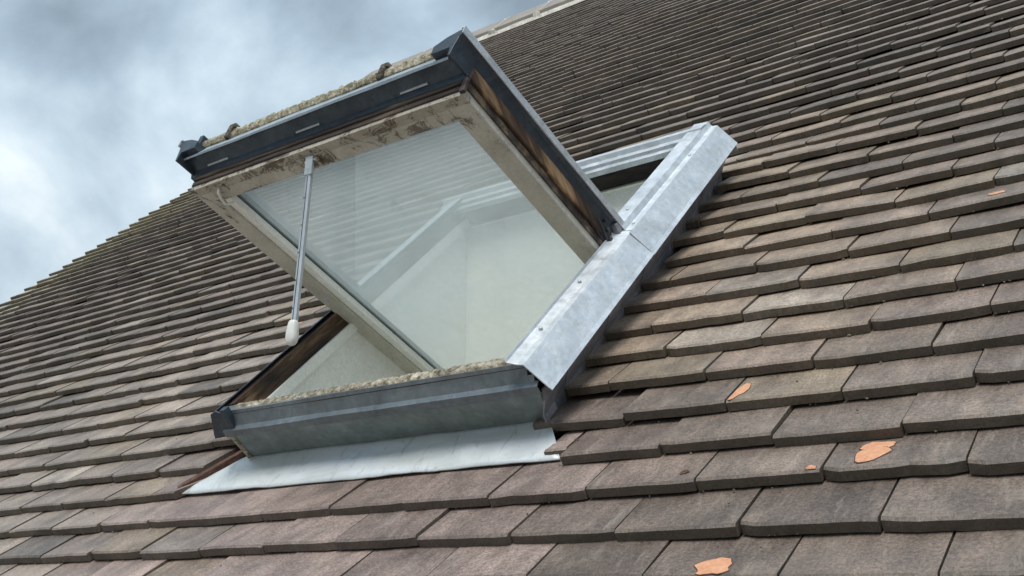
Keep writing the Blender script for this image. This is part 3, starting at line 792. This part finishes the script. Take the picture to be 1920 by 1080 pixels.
# lichened outer edge of the glazing above the drip lip
nx = 320; V = []; F = []
prof = [(E0 + .088, S1 + .026), (E0 + .096, S1 + .038), (E0 + .106, S1 + .042), (E0 + .115, S1 + .041), (E0 + .121, S1 + .034), (E0 + .122, S1 - .02), (E0 + .088, S1 - .02)]
k_ = len(prof)
for i in range(nx + 1):
    u = SL + .004 + (SR - SL - .010) * i / nx
    amp = sm(u, SL + .10, SL + .16) * (1 - .55 * sm(u, SR - .24, SR - .2))
    for j, (a, b) in enumerate(prof):
        dn = (.0010 + .0016 * amp) * noise.noise(Vector((u * 60, j * 1.7, 3))) + .0026 * amp * noise.noise(Vector((u * 210, j * 2.9, 7))) if 0 < j < 5 else 0
        V.append(SX((u, a + dn, b + dn)))
for i in range(nx):
    for j in range(k_):
        F.append((i * k_ + j, i * k_ + (j + 1) % k_, (i + 1) * k_ + (j + 1) % k_, (i + 1) * k_ + j))
F += [tuple(range(k_)), tuple(nx * k_ + j for j in range(k_))[::-1]]
link('lichened_edge', mesh('lichened_edge', V, F, LICHEN), sash)
for u in (SL + .118, SR - .225):
    q = GS(); q.box((u, E0 + .090, S1 + .030), (u + .016, E0 + .128, S1 + .047)); q.box((u - .003, E0 + .120, S1 + .012), (u + .020, E0 + .134, S1 + .045)); sub(q, 'glazing_clip', CLIP, .003)
for u in (SL + .012, SR - .045):
    q = GS(); q.box((u, E0 + .096, S1 + .030), (u + .014, E0 + .130, S1 + .048)); sub(q, 'rubber_block', NAVY_METAL, .002)
# small bright slots on the rail end
for u in (SL + .055, SL + .355, SL + .66):
    q = GS(); q.tube([(u, E0 + .0500, S1 + .0165), (u + .072, E0 + .0500, S1 + .0165)], .0028, 8); sub(q, 'vent_slot', STEEL)
# stay arm bracket, arm and handle
Tn = Vector((-0.715, 0.548, 0.580))
def gb(u0, e0, s0, u1, e1, s1): q = GS(); q.box((u0, e0, s0), (u1, e1, s1)); return q
q = GS(); q.box((-.760, E0 - .006, .494), (-.665, E0 - .0005, .526)); q.box((-.732, E0 - .018, .503), (-.694, E0 - .006, .522)); sub(q, 'stay_bracket', BEIGE_OLD, .002)
end = Vector((-0.741, 0.2788, 0.2861)); top = Tn
ax = (end - top).normalized()
side_ = Vector((1, 0, 0)); side_ = (side_ - ax * side_.dot(ax)).normalized(); fr_ = ax.cross(side_)
def arm_xf(p): return tuple(top + side_ * p[0] + fr_ * p[1] + ax * p[2])
q = G(arm_xf); q.prism([(-.0110, -.002), (.0110, -.002), (.0110, .0045), (-.0110, .0045)], 2, -.008, .034); 
q.tube([(0, -.006, .020), (0, .005, .020)], .0035, 10)
sub(q, 'stay_tongue', STEEL, .001)
q = G(arm_xf); q.sheet([(-.0065, -.006), (-.0068, .001), (-.003, .0022), (.003, .0022), (.0068, .001), (.0065, -.006)], 2, .012, .362, .0016)
arm = sub(q, 'stay_arm', STEEL, .0004)
q = G(arm_xf); q.box((-.0013, .0023, .036), (.0013, .0030, .350)); sub(q, 'stay_slot', NAVY_METAL)
for d_ in (.085, .145, .205, .265, .325):
    q = G(arm_xf); q.tube([(-.0072, -.002, d_ - .003), (-.0072, -.002, d_ + .003)], .0022, 8); q.tube([(-.004, -.003, d_), (-.004, .0032, d_)], .002, 8); sub(q, 'peg', NAVY_METAL)
q = G(arm_xf)
rs = [(.350, .0075, .006), (.353, .0095, .008), (.362, .0118, .0095), (.375, .0135, .0105), (.388, .0138, .0105), (.396, .0120, .009), (.401, .0085, .0065), (.403, .004, .003)]
V = []; F = []; n = 16
for (z, rx, ry) in rs:
    for i in range(n):
        th = 2 * math.pi * i / n
        cx, sy = math.cos(th), math.sin(th); e_ = .7
        V.append((rx * abs(cx) ** e_ * (1 if cx > 0 else -1), ry * abs(sy) ** e_ * (1 if sy > 0 else -1), z))
for j in range(len(rs) - 1):
    for i in range(n): F.append((j * n + i, j * n + (i + 1) % n, (j + 1) * n + (i + 1) % n, (j + 1) * n + i))
F += [tuple(range(n))[::-1], tuple((len(rs) - 1) * n + i for i in range(n))]
q.add(V, F); sub(q, 'stay_handle', PLASTIC, 0, True)
# little bent fastener at the left corner
pts = [(-1.020, E0 - .002, .524), (-1.021, E0 - .014, .520), (-1.026, E0 - .018, .505), (-1.033, E0 - .016, .486), (-1.028, E0 - .012, .478), (-1.016, E0 - .010, .478)]
q = GS(); q.tube(pts, .0032, 10); sub(q, 'hook', PLASTIC, 0, True)
q = GS(); q.box((-1.036, E0 - .004, .508), (-1.000, E0 - .0003, .534)); sub(q, 'hook_plate', BEIGE_OLD, .001)
# pivot hardware on the right and left
q = GS()
for i in range(3): q.tube([(SR + .004, E0 + .045 + .014 * i, .02 + .016 * i), (SR + .018, E0 + .045 + .014 * i, .02 + .016 * i)], .006 - .001 * i, 12)
q.prism([(E0 + .030, -.01), (E0 + .085, -.01), (E0 + .075, .06), (E0 + .045, .10), (E0 + .034, .05)], 0, SR + .003, SR + .007)
q.tube([(SR + .010, E0 + .03, .005), (SR + .011, E0 + .045, .035), (SR + .010, E0 + .065, .075)], .003, 8)
sub(q, 'pivot_hinge', NAVY_METAL, .0008)
q = GS(); q.tube([(SL + .026, E0 - .003, .085), (SL + .026, E0 + .002, .085)], .008, 14); sub(q, 'screw', STEEL, .001)
q = G(); q.box((-.287, .845, .125), (-.262, .872, .172)); q.make('pivot_bracket', LEADM, win, .003)
